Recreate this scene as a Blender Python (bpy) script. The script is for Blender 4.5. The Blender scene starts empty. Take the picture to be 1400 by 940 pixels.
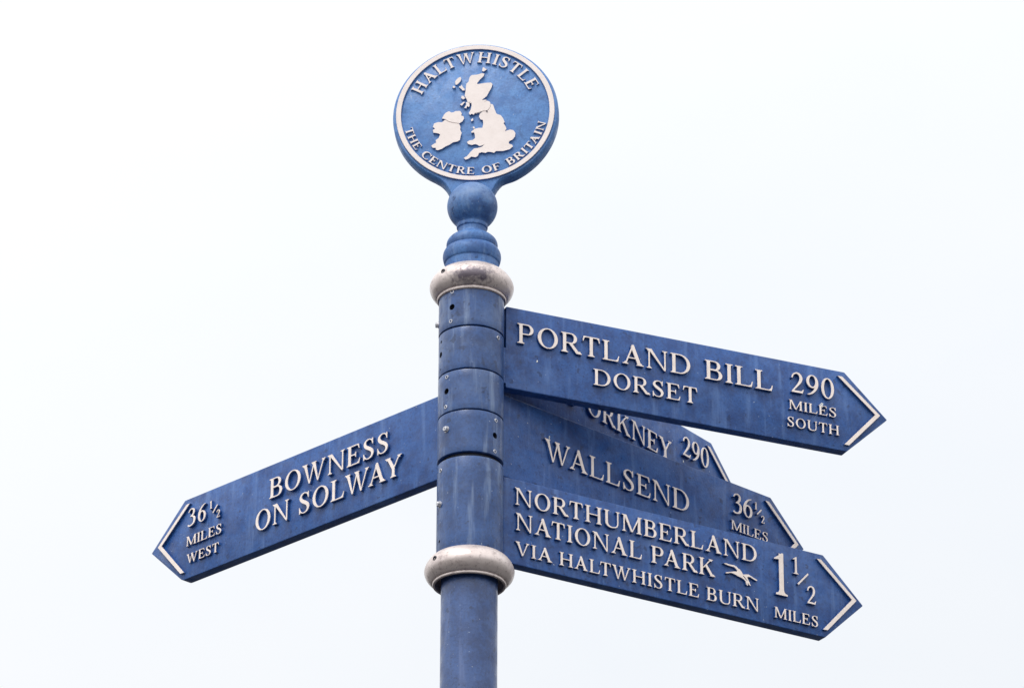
import bpy, bmesh, math, random
from mathutils import Vector, Matrix, noise
from mathutils.geometry import delaunay_2d_cdt

R = math.radians
scene = bpy.context.scene
COL = scene.collection

# ------------------------------------------------------------------ camera
GZ = 1.6                                   # eye height above the pavement
cd = bpy.data.cameras.new('camera')
cam = bpy.data.objects.new('camera', cd)
COL.objects.link(cam)
CR = Vector((0.9999414, -0.0101683, 0.0037616))
cd.sensor_width = 36.0
cd.lens = 156.16
cd.clip_start = 0.1
cd.clip_end = 3000
scene.camera = cam


def set_cam(pitch, yaw, roll, loc):
    pi, ya, ro = R(pitch), R(yaw), R(roll)
    F = Vector((math.sin(ya) * math.cos(pi), math.cos(ya) * math.cos(pi), math.sin(pi)))
    r = Vector((math.cos(ya), -math.sin(ya), 0))
    u = r.cross(F)
    r2 = r * math.cos(ro) + u * math.sin(ro)
    u2 = -r * math.sin(ro) + u * math.cos(ro)
    m = Matrix((r2, u2, -F)).transposed().to_4x4()
    m.translation = loc
    cam.matrix_world = m


set_cam(25.5407, 0.5824, 0.2156, Vector((0, -5.8338, GZ)))

# ------------------------------------------------------------------ sky and sun
SUN_EL, SUN_AZ = 58.0, 208.0               # azimuth clockwise from +Y: behind the camera, to its left
w = bpy.data.worlds.new('World')
scene.world = w
w.use_nodes = True
nt = w.node_tree
nt.nodes.clear()
out = nt.nodes.new('ShaderNodeOutputWorld')
bg = nt.nodes.new('ShaderNodeBackground')
bg.inputs['Strength'].default_value = 0.1
sky = nt.nodes.new('ShaderNodeTexSky')
sky.sky_type = 'NISHITA'
sky.sun_disc = False
sky.sun_elevation = R(SUN_EL)
sky.sun_rotation = R(SUN_AZ)
sky.air_density = 1.0
sky.dust_density = 4.0
tc = nt.nodes.new('ShaderNodeTexCoord')
# soft, slowly varying cloud deck
nz = nt.nodes.new('ShaderNodeTexNoise')
nz.inputs['Scale'].default_value = 3.0
nz.inputs['Detail'].default_value = 5.0
nz.inputs['Roughness'].default_value = 0.55
mp = nt.nodes.new('ShaderNodeMapping')
mp.inputs['Scale'].default_value = (1.0, 1.0, 2.2)
nt.links.new(tc.outputs['Generated'], mp.inputs['Vector'])
nt.links.new(mp.outputs['Vector'], nz.inputs['Vector'])
cr = nt.nodes.new('ShaderNodeValToRGB')
cr.color_ramp.elements[0].position = 0.3
cr.color_ramp.elements[0].color = (0.92, 0.95, 0.985, 1)
cr.color_ramp.elements[1].position = 0.7
cr.color_ramp.elements[1].color = (1.0, 1.0, 1.0, 1)
nt.links.new(nz.outputs['Fac'], cr.inputs['Fac'])
# the deck is brighter towards the sun and the zenith, duller towards the horizon
dot = nt.nodes.new('ShaderNodeVectorMath')
dot.operation = 'DOT_PRODUCT'
sd = Vector((math.sin(R(SUN_AZ)) * math.cos(R(SUN_EL)), math.cos(R(SUN_AZ)) * math.cos(R(SUN_EL)), math.sin(R(SUN_EL))))
dot.inputs[1].default_value = sd
nt.links.new(tc.outputs['Generated'], dot.inputs[0])
mr = nt.nodes.new('ShaderNodeMapRange')
mr.interpolation_type = 'SMOOTHSTEP'
mr.inputs['From Min'].default_value = -0.35
mr.inputs['From Max'].default_value = 1.0
mr.inputs['To Min'].default_value = 10.45
mr.inputs['To Max'].default_value = 20.0
nt.links.new(dot.outputs['Value'], mr.inputs['Value'])
mul = nt.nodes.new('ShaderNodeMix')
mul.data_type = 'RGBA'
mul.blend_type = 'MULTIPLY'
mul.inputs[0].default_value = 1.0
nt.links.new(cr.outputs['Color'], mul.inputs[6])
nt.links.new(mr.outputs['Result'], mul.inputs[7])
mix = nt.nodes.new('ShaderNodeMix')
mix.data_type = 'RGBA'
mix.inputs[0].default_value = 0.85
nt.links.new(sky.outputs['Color'], mix.inputs[6])
nt.links.new(mul.outputs[2], mix.inputs[7])
nt.links.new(mix.outputs[2], bg.inputs['Color'])
nt.links.new(bg.outputs['Background'], out.inputs['Surface'])

sl = bpy.data.lights.new('sun', 'SUN')
sl.energy = 1.5
sl.angle = R(20)
sl.color = (1.0, 0.97, 0.92)
so = bpy.data.objects.new('sun', sl)
COL.objects.link(so)
so.rotation_euler = (-sd).to_track_quat('-Z', 'Y').to_euler()
so.location = sd * 50

vs = scene.view_settings
vs.view_transform = 'Standard'
vs.look = 'None'
vs.gamma = 1.0
vs.use_curve_mapping = False
vs.exposure = 0.0


# ------------------------------------------------------------------ materials
def new_mat(name):
    m = bpy.data.materials.new(name)
    m.use_nodes = True
    t = m.node_tree
    b = t.nodes['Principled BSDF']
    return m, t, b


def N(t, kind, **kw):
    n = t.nodes.new(kind)
    for k, v in kw.items():
        setattr(n, k, v)
    return n


def coords(t, scale=(1, 1, 1)):
    """object space, shifted per object so no two boards share the same dirt"""
    c = N(t, 'ShaderNodeTexCoord')
    oi = N(t, 'ShaderNodeObjectInfo')
    sc = N(t, 'ShaderNodeVectorMath', operation='SCALE')
    sc.inputs[0].default_value = (13.1, 7.7, 3.3)
    t.links.new(oi.outputs['Random'], sc.inputs['Scale'])
    ad = N(t, 'ShaderNodeVectorMath', operation='ADD')
    t.links.new(c.outputs['Object'], ad.inputs[0])
    t.links.new(sc.outputs[0], ad.inputs[1])
    m = N(t, 'ShaderNodeMapping')
    m.inputs['Scale'].default_value = scale
    t.links.new(ad.outputs[0], m.inputs['Vector'])
    return m.outputs['Vector']


def noise_ramp(t, scale, detail, p0, p1, vec, rough=0.6, v0=0.0, v1=1.0):
    n = N(t, 'ShaderNodeTexNoise')
    n.inputs['Scale'].default_value = scale
    n.inputs['Detail'].default_value = detail
    n.inputs['Roughness'].default_value = rough
    t.links.new(vec, n.inputs['Vector'])
    r = N(t, 'ShaderNodeMapRange')
    r.interpolation_type = 'SMOOTHSTEP'
    r.inputs['From Min'].default_value = p0
    r.inputs['From Max'].default_value = p1
    r.inputs['To Min'].default_value = v0
    r.inputs['To Max'].default_value = v1
    t.links.new(n.outputs['Fac'], r.inputs['Value'])
    return r.outputs['Result'], n.outputs['Fac']


def mixc(t, fac, a, b):
    m = N(t, 'ShaderNodeMix', data_type='RGBA')
    for sock, v in ((m.inputs[0], fac), (m.inputs[6], a), (m.inputs[7], b)):
        if hasattr(v, 'is_linked'):
            t.links.new(v, sock)
        elif isinstance(v, tuple):
            sock.default_value = (*v, 1.0)
        else:
            sock.default_value = v
    return m.outputs[2]


def scalef(t, s, k):
    m = N(t, 'ShaderNodeMath', operation='MULTIPLY')
    t.links.new(s, m.inputs[0])
    m.inputs[1].default_value = k
    return m.outputs[0]


def blue_paint(name, base, dark, chalk, streak=0.35, mottle=0.8, chalkiness=0.35, spots=0.5, rough=0.42, bump=0.25, coat=0.0):
    """weathered gloss paint on cast metal: mottled tone, rain streaks, chalky bloom, small chips and spots"""
    m, t, b = new_mat(name)
    v = coords(t)
    vst = coords(t, (1, 1, 0.10))
    f_m, _ = noise_ramp(t, 34, 6, 0.36, 0.66, v, 0.68)
    c = mixc(t, scalef(t, f_m, mottle), base, dark)
    f_fine, raw = noise_ramp(t, 260, 4, 0.42, 0.70, v, 0.7)
    c = mixc(t, scalef(t, f_fine, 0.5), c, tuple(x * 0.55 for x in dark))
    f_s, _ = noise_ramp(t, 70, 4, 0.52, 0.74, vst, 0.6)
    c = mixc(t, scalef(t, f_s, streak), c, chalk)
    f_b, _ = noise_ramp(t, 12, 5, 0.48, 0.74, v, 0.65)
    c = mixc(t, scalef(t, f_b, chalkiness), c, chalk)
    # broad dull stains with ragged edges, and paler scuffed patches
    f_w, _ = noise_ramp(t, 17, 7, 0.545, 0.64, v, 0.72)
    c = mixc(t, scalef(t, f_w, 0.42), c, tuple(x * 0.8 for x in dark))
    f_k, _ = noise_ramp(t, 95, 6, 0.60, 0.70, v, 0.78)
    c = mixc(t, scalef(t, f_k, 0.45), c, chalk)
    # dark damp blotches
    f_d, _ = noise_ramp(t, 62, 3, 0.63, 0.68, v, 0.6)
    c = mixc(t, scalef(t, f_d, min(1.0, spots * 1.3)), c, tuple(x * 0.5 for x in dark))
    # pale pin-head chips and droppings
    f_c, _ = noise_ramp(t, 230, 1, 0.755, 0.785, v, 0.5)
    c = mixc(t, scalef(t, f_c, 0.55), c, (0.42, 0.47, 0.55))
    t.links.new(c, b.inputs['Base Color'])
    r, _ = noise_ramp(t, 45, 5, 0.3, 0.7, v, 0.6, rough - 0.08, rough + 0.22)
    t.links.new(r, b.inputs['Roughness'])
    b.inputs['Specular IOR Level'].default_value = 0.45
    b.inputs['Coat Weight'].default_value = coat
    b.inputs['Coat Roughness'].default_value = 0.16
    bp = N(t, 'ShaderNodeBump')
    bp.inputs['Strength'].default_value = bump
    bp.inputs['Distance'].default_value = 0.0012
    t.links.new(raw, bp.inputs['Height'])
    t.links.new(bp.outputs['Normal'], b.inputs['Normal'])
    return m


M_BOARD = blue_paint('board_blue_paint', (0.020, 0.090, 0.308), (0.008, 0.043, 0.180), (0.085, 0.170, 0.395), streak=0.6, chalkiness=0.36, rough=0.36)
M_SLEEVE = blue_paint('sleeve_blue_paint', (0.024, 0.080, 0.248), (0.010, 0.040, 0.145), (0.16, 0.225, 0.37), streak=0.75, chalkiness=0.36, rough=0.34, coat=0.15)
M_POLE = blue_paint('pole_blue_paint', (0.036, 0.090, 0.260), (0.020, 0.050, 0.160), (0.11, 0.16, 0.33), streak=0.55, rough=0.34, bump=0.4, coat=0.25, chalkiness=0.15)
M_MEDAL = blue_paint('medallion_blue_paint', (0.086, 0.222, 0.500), (0.050, 0.142, 0.380), (0.13, 0.28, 0.60), streak=0.15, mottle=0.6, chalkiness=0.3, spots=0.25)
M_FINIAL = blue_paint('finial_blue_paint', (0.062, 0.168, 0.410), (0.028, 0.086, 0.260), (0.22, 0.33, 0.53), rough=0.50, streak=0.40, mottle=0.9, chalkiness=0.6, spots=0.6)


def cream_paint(name, base, worn, wear=0.5, rough=0.5):
    m, t, b = new_mat(name)
    v = coords(t)
    f, raw = noise_ramp(t, 55, 5, 0.35, 0.7, v, 0.65)
    c = mixc(t, scalef(t, f, wear), base, worn)
    f2, _ = noise_ramp(t, 420, 3, 0.60, 0.75, v, 0.6)
    c = mixc(t, scalef(t, f2, 0.35), c, tuple(x * 0.6 for x in worn))
    t.links.new(c, b.inputs['Base Color'])
    b.inputs['Roughness'].default_value = rough
    bp = N(t, 'ShaderNodeBump')
    bp.inputs['Strength'].default_value = 0.2
    bp.inputs['Distance'].default_value = 0.0006
    t.links.new(raw, bp.inputs['Height'])
    t.links.new(bp.outputs['Normal'], b.inputs['Normal'])
    return m


M_CREAM = cream_paint('cream_letter_paint', (0.87, 0.765, 0.70), (0.68, 0.575, 0.51))
M_CREAM_MED = cream_paint('medallion_cream_paint', (0.735, 0.655, 0.625), (0.63, 0.55, 0.515))


def gold_paint():
    m, t, b = new_mat('worn_gold_paint')
    v = coords(t)
    f, raw = noise_ramp(t, 22, 6, 0.38, 0.68, v, 0.7)
    c = mixc(t, scalef(t, f, 0.7), (0.70, 0.61, 0.575), (0.50, 0.42, 0.40))
    f2, _ = noise_ramp(t, 120, 5, 0.52, 0.66, v, 0.75)
    c = mixc(t, scalef(t, f2, 0.5), c, (0.20, 0.15, 0.15))
    f3, _ = noise_ramp(t, 16, 3, 0.64, 0.74, v, 0.6)
    f4, _ = noise_ramp(t, 190, 4, 0.44, 0.56, v, 0.7)
    mm = N(t, 'ShaderNodeMath', operation='MULTIPLY')
    t.links.new(f3, mm.inputs[0])
    t.links.new(f4, mm.inputs[1])
    c = mixc(t, scalef(t, mm.outputs[0], 0.9), c, (0.05, 0.04, 0.08))
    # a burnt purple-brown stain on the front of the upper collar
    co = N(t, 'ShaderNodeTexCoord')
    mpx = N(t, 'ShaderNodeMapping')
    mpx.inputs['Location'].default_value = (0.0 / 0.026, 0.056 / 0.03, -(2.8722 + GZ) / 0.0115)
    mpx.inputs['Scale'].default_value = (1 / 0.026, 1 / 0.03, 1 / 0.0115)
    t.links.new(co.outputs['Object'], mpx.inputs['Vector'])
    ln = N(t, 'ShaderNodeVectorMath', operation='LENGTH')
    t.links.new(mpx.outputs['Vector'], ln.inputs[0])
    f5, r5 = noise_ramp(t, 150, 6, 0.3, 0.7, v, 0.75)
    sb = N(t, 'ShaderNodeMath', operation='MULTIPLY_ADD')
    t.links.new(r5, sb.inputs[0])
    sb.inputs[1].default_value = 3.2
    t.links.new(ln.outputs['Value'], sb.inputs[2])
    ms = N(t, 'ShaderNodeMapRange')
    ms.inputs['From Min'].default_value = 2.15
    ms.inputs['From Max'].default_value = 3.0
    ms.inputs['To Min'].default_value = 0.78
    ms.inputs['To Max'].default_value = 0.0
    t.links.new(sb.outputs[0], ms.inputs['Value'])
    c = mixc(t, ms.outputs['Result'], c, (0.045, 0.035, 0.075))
    t.links.new(c, b.inputs['Base Color'])
    b.inputs['Metallic'].default_value = 0.4
    r, _ = noise_ramp(t, 60, 4, 0.3, 0.7, v, 0.65, 0.26, 0.46)
    t.links.new(r, b.inputs['Roughness'])
    bp = N(t, 'ShaderNodeBump')
    bp.inputs['Strength'].default_value = 0.3
    bp.inputs['Distance'].default_value = 0.0012
    t.links.new(raw, bp.inputs['Height'])
    t.links.new(bp.outputs['Normal'], b.inputs['Normal'])
    return m


M_GOLD = gold_paint()


def simple(name, col, rough, metal=0.0, var=0.3, scale=80):
    m, t, b = new_mat(name)
    v = coords(t)
    f, _ = noise_ramp(t, scale, 5, 0.35, 0.68, v, 0.65)
    t.links.new(mixc(t, scalef(t, f, 1.0), col, tuple(x * (1 - var) for x in col)), b.inputs['Base Color'])
    b.inputs['Roughness'].default_value = rough
    b.inputs['Metallic'].default_value = metal
    return m


M_STEEL = simple('galvanised_steel', (0.55, 0.56, 0.60), 0.4, 0.6)
M_SCREW = simple('bare_screw_metal', (0.62, 0.62, 0.66), 0.4, 0.4)
M_CORE = simple('dark_core_metal', (0.012, 0.016, 0.035), 0.7)
M_PAVE = simple('asphalt_pavement', (0.048, 0.048, 0.050), 0.9, 0.0, 0.45, 9)


# ------------------------------------------------------------------ object helpers
def link(name, bm, mats, parent=None, smooth=None, loc=None, rotz=0.0, label=None):
    me = bpy.data.meshes.new(name)
    bmesh.ops.remove_doubles(bm, verts=bm.verts[:], dist=1e-6)
    bm.normal_update()
    bm.to_mesh(me)
    bm.free()
    for m in (mats if isinstance(mats, (list, tuple)) else [mats]):
        me.materials.append(m)
    if smooth is not None:
        me.polygons.foreach_set('use_smooth', [True] * len(me.polygons))
        me.set_sharp_from_angle(angle=R(smooth))
    o = bpy.data.objects.new(name, me)
    COL.objects.link(o)
    if parent is not None:
        o.parent = parent
    if loc is not None:
        o.location = loc
    o.rotation_euler = (0, 0, rotz)
    if label:
        o['label'] = label
    return o


def lathe(bm, prof, seg=96, closed=False, mat=0):
    """revolve (r, z) pairs about the z axis"""
    rings = []
    for r, z in prof:
        if r < 1e-6:
            rings.append([bm.verts.new((0, 0, z))])
        else:
            rings.append([bm.verts.new((r * math.cos(2 * math.pi * i / seg), r * math.sin(2 * math.pi * i / seg), z)) for i in range(seg)])
    pairs = list(zip(rings[:-1], rings[1:]))
    if closed:
        pairs.append((rings[-1], rings[0]))
    for a, b in pairs:
        for i in range(seg):
            j = (i + 1) % seg
            if len(a) == 1 and len(b) == 1:
                continue
            if len(a) == 1:
                f = bm.faces.new((a[0], b[j], b[i]))
            elif len(b) == 1:
                f = bm.faces.new((a[i], a[j], b[0]))
            else:
                f = bm.faces.new((a[i], a[j], b[j], b[i]))
            f.material_index = mat
    bmesh.ops.recalc_face_normals(bm, faces=bm.faces[:])


def smooth_prof(pts, n=5):
    """Catmull-Rom through (r, z) control points; a repeated point makes a hard corner"""
    res = []
    P = pts
    for i in range(len(P) - 1):
        p1, p2 = Vector(P[i]), Vector(P[i + 1])
        if (p2 - p1).length < 1e-9:
            continue
        p0 = Vector(P[i - 1]) if i > 0 else p1
        p3 = Vector(P[i + 2]) if i + 2 < len(P) else p2
        for k in range(n):
            s = k / n
            a = 2 * p1 + (p2 - p0) * s + (2 * p0 - 5 * p1 + 4 * p2 - p3) * s * s + (-p0 + 3 * p1 - 3 * p2 + p3) * s ** 3
            res.append(tuple(a * 0.5))
    res.append(tuple(P[-1]))
    return res


def round_poly(pts, rad, n=5):
    res = []
    L = len(pts)
    for i in range(L):
        p = Vector(pts[i]); a = Vector(pts[i - 1]); b = Vector(pts[(i + 1) % L])
        r = rad[i] if isinstance(rad, (list, tuple)) else rad
        if r <= 0:
            res.append(tuple(p)); continue
        da = (a - p).normalized(); db = (b - p).normalized()
        p0 = p + da * r; p2 = p + db * r
        for k in range(n + 1):
            s = k / n
            res.append(tuple(p0 * (1 - s) ** 2 + p * 2 * s * (1 - s) + p2 * s * s))
    return res


def offset_poly(pts, d):
    """grow a counter-clockwise outline by d"""
    L = len(pts); res = []
    for i in range(L):
        a = Vector(pts[i - 1]); p = Vector(pts[i]); b = Vector(pts[(i + 1) % L])
        e1 = (p - a); e2 = (b - p)
        if e1.length < 1e-9: e1 = e2
        if e2.length < 1e-9: e2 = e1
        n1 = Vector((e1.y, -e1.x)).normalized(); n2 = Vector((e2.y, -e2.x)).normalized()
        m = n1 + n2
        m = m / max(m.dot(n1), 0.35) if m.length > 1e-6 else n1
        q = p + m * d
        res.append((q.x, q.y))
    return res


def ccw(pts):
    a = sum(pts[i - 1][0] * pts[i][1] - pts[i][0] * pts[i - 1][1] for i in range(len(pts)))
    return list(pts) if a > 0 else list(reversed(pts))


def slab(bm, outline, layers, mat=0, side_mat=None):
    """outline in (x, z); layers = [(grow, y)...] from front (most negative y) to back"""
    outline = ccw(outline)
    rings = []
    for g, y in layers:
        o = offset_poly(outline, g) if abs(g) > 1e-9 else outline
        rings.append([bm.verts.new((x, y, z)) for x, z in o])
    f = bm.faces.new(rings[0]); f.material_index = mat
    f = bm.faces.new(list(reversed(rings[-1]))); f.material_index = mat
    for a, b in zip(rings[:-1], rings[1:]):
        for i in range(len(a)):
            j = (i + 1) % len(a)
            f = bm.faces.new((a[j], a[i], b[i], b[j])); f.material_index = mat if side_mat is None else side_mat
    bmesh.ops.recalc_face_normals(bm, faces=bm.faces[:])


# ------------------------------------------------------------------ roman capitals, drawn as outlines
class Glyph:
    def __init__(self, T, t):
        self.T, self.t = T, t
        self.pos, self.neg = [], []
        self.w = 0.0

    def poly(self, pts, neg=False):
        (self.neg if neg else self.pos).append(ccw(pts))

    def rect(self, x0, y0, x1, y1):
        self.poly([(x0, y0), (x1, y0), (x1, y1), (x0, y1)])

    def serif(self, x0, x1, y, d, ext=0.085, el=None, er=None):
        """bracketed foot (d = 1: at the bottom, -1: at the top) under a stem that spans x0..x1"""
        el = ext if el is None else el
        er = ext if er is None else er
        s = 0.045
        pts = [(x0 - el, y), (x1 + er, y), (x1 + er, y + d * s)]
        if er > 0:
            pts += [(x1 + er * 0.45, y + d * (s + 0.012)), (x1 + er * 0.12, y + d * (s + 0.045)), (x1, y + d * 0.13)]
        pts += [(x0, y + d * 0.13)]
        if el > 0:
            pts += [(x0 - el * 0.12, y + d * (s + 0.045)), (x0 - el * 0.45, y + d * (s + 0.012))]
        pts += [(x0 - el, y + d * s)]
        self.poly(pts)

    def stem(self, x, w=None, y0=0.0, y1=1.0, bot=True, top=True, **k):
        w = self.T if w is None else w
        self.rect(x, y0, x + w, y1)
        if bot: self.serif(x, x + w, y0, 1, **k)
        if top: self.serif(x, x + w, y1, -1, **k)

    def diag(self, xb, xt, w, y0=0.0, y1=1.0):
        self.poly([(xb, y0), (xb + w, y0), (xt + w, y1), (xt, y1)])

    def ellipse(self, cx, cy, rx, ry, neg=False, n=44, tilt=0.0):
        c, s = math.cos(tilt), math.sin(tilt)
        pts = []
        for i in range(n):
            a = 2 * math.pi * i / n
            x, y = rx * math.cos(a), ry * math.sin(a)
            pts.append((cx + x * c - y * s, cy + x * s + y * c))
        self.poly(pts, neg)

    def bowl(self, x, y0, y1, xr, T=None, t=None):
        """the round half of a D, P, R or B: flat to x, round to xr"""
        T = self.T if T is None else T
        t = self.t if t is None else t
        cy, ry = (y0 + y1) / 2, (y1 - y0) / 2
        rx = min(xr - x, ry * 1.05)
        xc = xr - rx
        def half(cx, rx, ry, x0):
            pts = [(x0, cy - ry), (cx, cy - ry)]
            for i in range(1, 24):
                a = -math.pi / 2 + math.pi * i / 24
                pts.append((cx + rx * math.cos(a), cy + ry * math.sin(a)))
            return pts + [(cx, cy + ry), (x0, cy + ry)]
        outer = half(xc, rx, ry, x)
        inner = half(xc, rx - T, ry - t, x)
        # outer run plus inner run back: an open C shape with no hole
        self.poly(outer[0:1] + outer[1:] + list(reversed(inner)))

    def stroke(self, pts, n=9):
        """pts = (x, y, width): a swelling brush stroke through the points"""
        P = [Vector(p) for p in pts]
        sm = []
        for i in range(len(P) - 1):
            p1, p2 = P[i], P[i + 1]
            p0 = P[i - 1] if i else p1 * 2 - p2
            p3 = P[i + 2] if i + 2 < len(P) else p2 * 2 - p1
            for k in range(n):
                s = k / n
                sm.append(0.5 * (2 * p1 + (p2 - p0) * s + (2 * p0 - 5 * p1 + 4 * p2 - p3) * s * s + (-p0 + 3 * p1 - 3 * p2 + p3) * s ** 3))
        sm.append(P[-1])
        L, Rr = [], []
        for i, p in enumerate(sm):
            a = sm[max(i - 1, 0)]; b = sm[min(i + 1, len(sm) - 1)]
            d = Vector((b.x - a.x, b.y - a.y)).normalized()
            nn = Vector((-d.y, d.x)) * p.z / 2
            L.append((p.x + nn.x, p.y + nn.y)); Rr.append((p.x - nn.x, p.y - nn.y))
        for i in range(len(sm) - 1):
            q = [L[i], Rr[i], Rr[i + 1], L[i + 1]]
            self.poly(q)

    # -- outline of the finished glyph as triangles
    def mesh2d(self):
        verts, faces = [], []
        for p in self.pos + self.neg:
            base = len(verts)
            verts += [Vector(q) for q in p]
            faces.append(list(range(base, base + len(p))))
        npos = len(self.pos)
        v, e, f, ov, oe, of = delaunay_2d_cdt(verts, [], faces, 1, 1e-5, True)
        keep = []
        for face, orig in zip(f, of):
            if any(o < npos for o in orig) and not any(o >= npos for o in orig):
                keep.append(face)
        return [tuple(q) for q in v], keep


def glyph(ch, T, t):
    g = Glyph(T, t)
    if ch == 'A':
        g.w = 1.0
        wl = t * 1.15; wr = T * 1.12
        g.diag(0.10, 0.475 - wl * 0.2, wl)
        g.poly([(0.90 - wr, 0), (0.90, 0), (0.535, 1.02), (0.535 - wr * 0.55, 1.02), (0.535 - wr * 0.86, 0.9)])
        g.rect(0.24, 0.31, 0.72, 0.31 + t)
        g.serif(0.10, 0.10 + wl, 0, 1, el=0.10, er=0.10)
        g.serif(0.90 - wr, 0.90, 0, 1, el=0.07, er=0.10)
    elif ch == 'B':
        g.w = 0.82
        g.stem(0.09, er=0.0)
        x = 0.09 + T * 0.5
        g.bowl(x, 0.51, 1.0, 0.70, T * 0.95)
        g.bowl(x, 0.0, 0.545, 0.78, T)
    elif ch == 'C':
        g.w = 0.93
        g.stroke([(0.86, 0.78, t * 0.8), (0.76, 0.92, t * 1.1), (0.56, 0.985, t), (0.33, 0.93, T * 0.7), (0.17, 0.75, T * 0.98), (0.125, 0.50, T * 1.05),
                  (0.17, 0.25, T * 0.98), (0.33, 0.07, T * 0.7), (0.57, 0.015, t), (0.78, 0.09, t * 1.1), (0.89, 0.24, t * 0.8)])
        g.poly([(0.86, 1.0), (0.895, 1.0), (0.89, 0.69), (0.855, 0.69), (0.82, 0.83), (0.80, 0.90)])
    elif ch == 'D':
        g.w = 0.98
        g.stem(0.09, er=0.0)
        g.bowl(0.09 + T * 0.5, 0.0, 1.0, 0.95, T * 1.05)
    elif ch in 'EF':
        g.w = 0.80 if ch == 'E' else 0.75
        g.stem(0.09, er=0.0 if ch == 'E' else None) if ch == 'E' else g.stem(0.09)
        x = 0.09 + T * 0.5
        g.rect(x, 1 - t, 0.70, 1)
        g.poly([(0.70, 1.0), (0.735, 0.76), (0.70, 0.76), (0.655, 0.90), (0.60, 1 - t), (0.60, 1.0)])
        g.rect(x, 0.485, 0.52, 0.485 + t)
        g.poly([(0.54, 0.64), (0.54, 0.38), (0.505, 0.38), (0.49, 0.45), (0.45, 0.49), (0.45, 0.53), (0.49, 0.57), (0.505, 0.64)])
        if ch == 'E':
            g.rect(x, 0, 0.72, t)
            g.poly([(0.735, 0.0), (0.79, 0.27), (0.755, 0.27), (0.70, 0.12), (0.61, t), (0.61, 0)])
    elif ch == 'H':
        g.w = 1.02
        g.stem(0.09)
        g.stem(0.93 - T)
        g.rect(0.09 + T * 0.5, 0.48, 0.93 - T * 0.5, 0.48 + t)
    elif ch == 'I':
        g.w = 0.18 + T
        g.stem(0.09)
    elif ch == 'K':
        g.w = 1.0
        g.stem(0.09)
        g.diag(0.09 + T * 0.8, 0.72, t * 1.25, 0.40, 1.0)
        wr = T * 1.25
        g.poly([(0.38, 0.535), (0.38 + wr * 0.62, 0.64), (0.93, 0.0), (0.93 - wr, 0.0)])
        g.serif(0.72, 0.72 + t * 1.25, 1, -1, el=0.11, er=0.08)
        g.serif(0.93 - wr, 0.93, 0, 1, el=0.05, er=0.08)
    elif ch == 'L':
        g.w = 0.80
        g.stem(0.09, bot=False)
        g.serif(0.09, 0.09 + T, 0, 1, er=0.0)
        g.rect(0.09, 0, 0.72, t)
        g.poly([(0.735, 0.0), (0.79, 0.30), (0.755, 0.30), (0.70, 0.13), (0.60, t), (0.60, 0)])
    elif ch == 'M':
        g.w = 1.24
        g.stem(0.10, t * 1.1, top=False)
        g.stem(1.14 - T, T, top=False)
        wl = T * 1.15
        g.poly([(0.10, 1.0), (0.10 + wl, 1.0), (0.615 + wl * 0.35, 0.03), (0.615 - wl * 0.35, 0.03)])
        g.poly([(1.14 - t * 1.6, 1.0), (1.14 - t * 0.2, 1.0), (0.655, 0.03), (0.60, 0.03)])
        g.serif(0.10, 0.10 + wl * 0.8, 1, -1, el=0.09, er=0.0)
        g.serif(1.14 - T, 1.14, 1, -1, el=0.0, er=0.09)
    elif ch == 'N':
        g.w = 1.04
        g.stem(0.11, t * 1.1, top=False)
        g.stem(0.93 - t * 1.1, t * 1.1, y0=0.02, bot=False)
        wl = T * 1.18
        g.poly([(0.08, 1.0), (0.08 + wl, 1.0), (0.93, -0.02), (0.93 - t * 1.1, -0.02), (0.93 - wl * 0.75, 0.06)])
        g.serif(0.08, 0.11 + t, 1, -1, el=0.08, er=0.0)
    elif ch == 'O':
        g.w = 1.0
        g.ellipse(0.5, 0.5, 0.47, 0.515)
        g.ellipse(0.5, 0.5, 0.47 - T * 1.05, 0.515 - t * 0.95, neg=True)
    elif ch in 'PR':
        g.w = 0.80 if ch == 'P' else 0.93
        g.stem(0.09, top=False)
        g.serif(0.09, 0.09 + T, 1, -1, er=0.0)
        g.bowl(0.09 + T * 0.5, 0.46, 1.0, 0.75, T * 0.98)
        if ch == 'R':
            wr = T * 1.25
            g.poly([(0.36, 0.47), (0.36 + wr * 0.72, 0.52), (0.91, 0.0), (0.91 - wr, 0.0)])
            g.serif(0.91 - wr, 0.91, 0, 1, el=0.0, er=0.06)
    elif ch == 'S':
        g.w = 0.72
        g.stroke([(0.595, 0.80, t * 0.7), (0.52, 0.93, t), (0.37, 0.985, t * 0.95), (0.205, 0.92, T * 0.62), (0.145, 0.77, T * 0.92), (0.225, 0.63, T * 1.08),
                  (0.38, 0.525, T * 1.15), (0.54, 0.40, T * 1.08), (0.60, 0.245, T * 0.92), (0.53, 0.085, T * 0.62), (0.36, 0.015, t * 0.95), (0.19, 0.07, t), (0.095, 0.22, t * 0.7)])
        g.poly([(0.59, 1.01), (0.625, 1.01), (0.625, 0.70), (0.59, 0.70), (0.545, 0.86), (0.53, 0.91)])
        g.poly([(0.075, -0.01), (0.11, -0.01), (0.16, 0.09), (0.145, 0.14), (0.095, 0.32), (0.06, 0.32)])
    elif ch == 'T':
        g.w = 0.86
        g.stem(0.43 - T / 2, top=False)
        g.rect(0.06, 1 - t, 0.80, 1)
        g.poly([(0.06, 1.0), (0.025, 0.74), (0.06, 0.74), (0.10, 0.89), (0.17, 1 - t), (0.17, 1)])
        g.poly([(0.80, 1.0), (0.835, 0.74), (0.80, 0.74), (0.76, 0.89), (0.69, 1 - t), (0.69, 1)])
    elif ch == 'U':
        g.w = 1.0
        xl, xr = 0.10 + T / 2, 0.90 - t * 0.55
        g.rect(0.10, 0.33, 0.10 + T, 1)
        g.serif(0.10, 0.10 + T, 1, -1)
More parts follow.
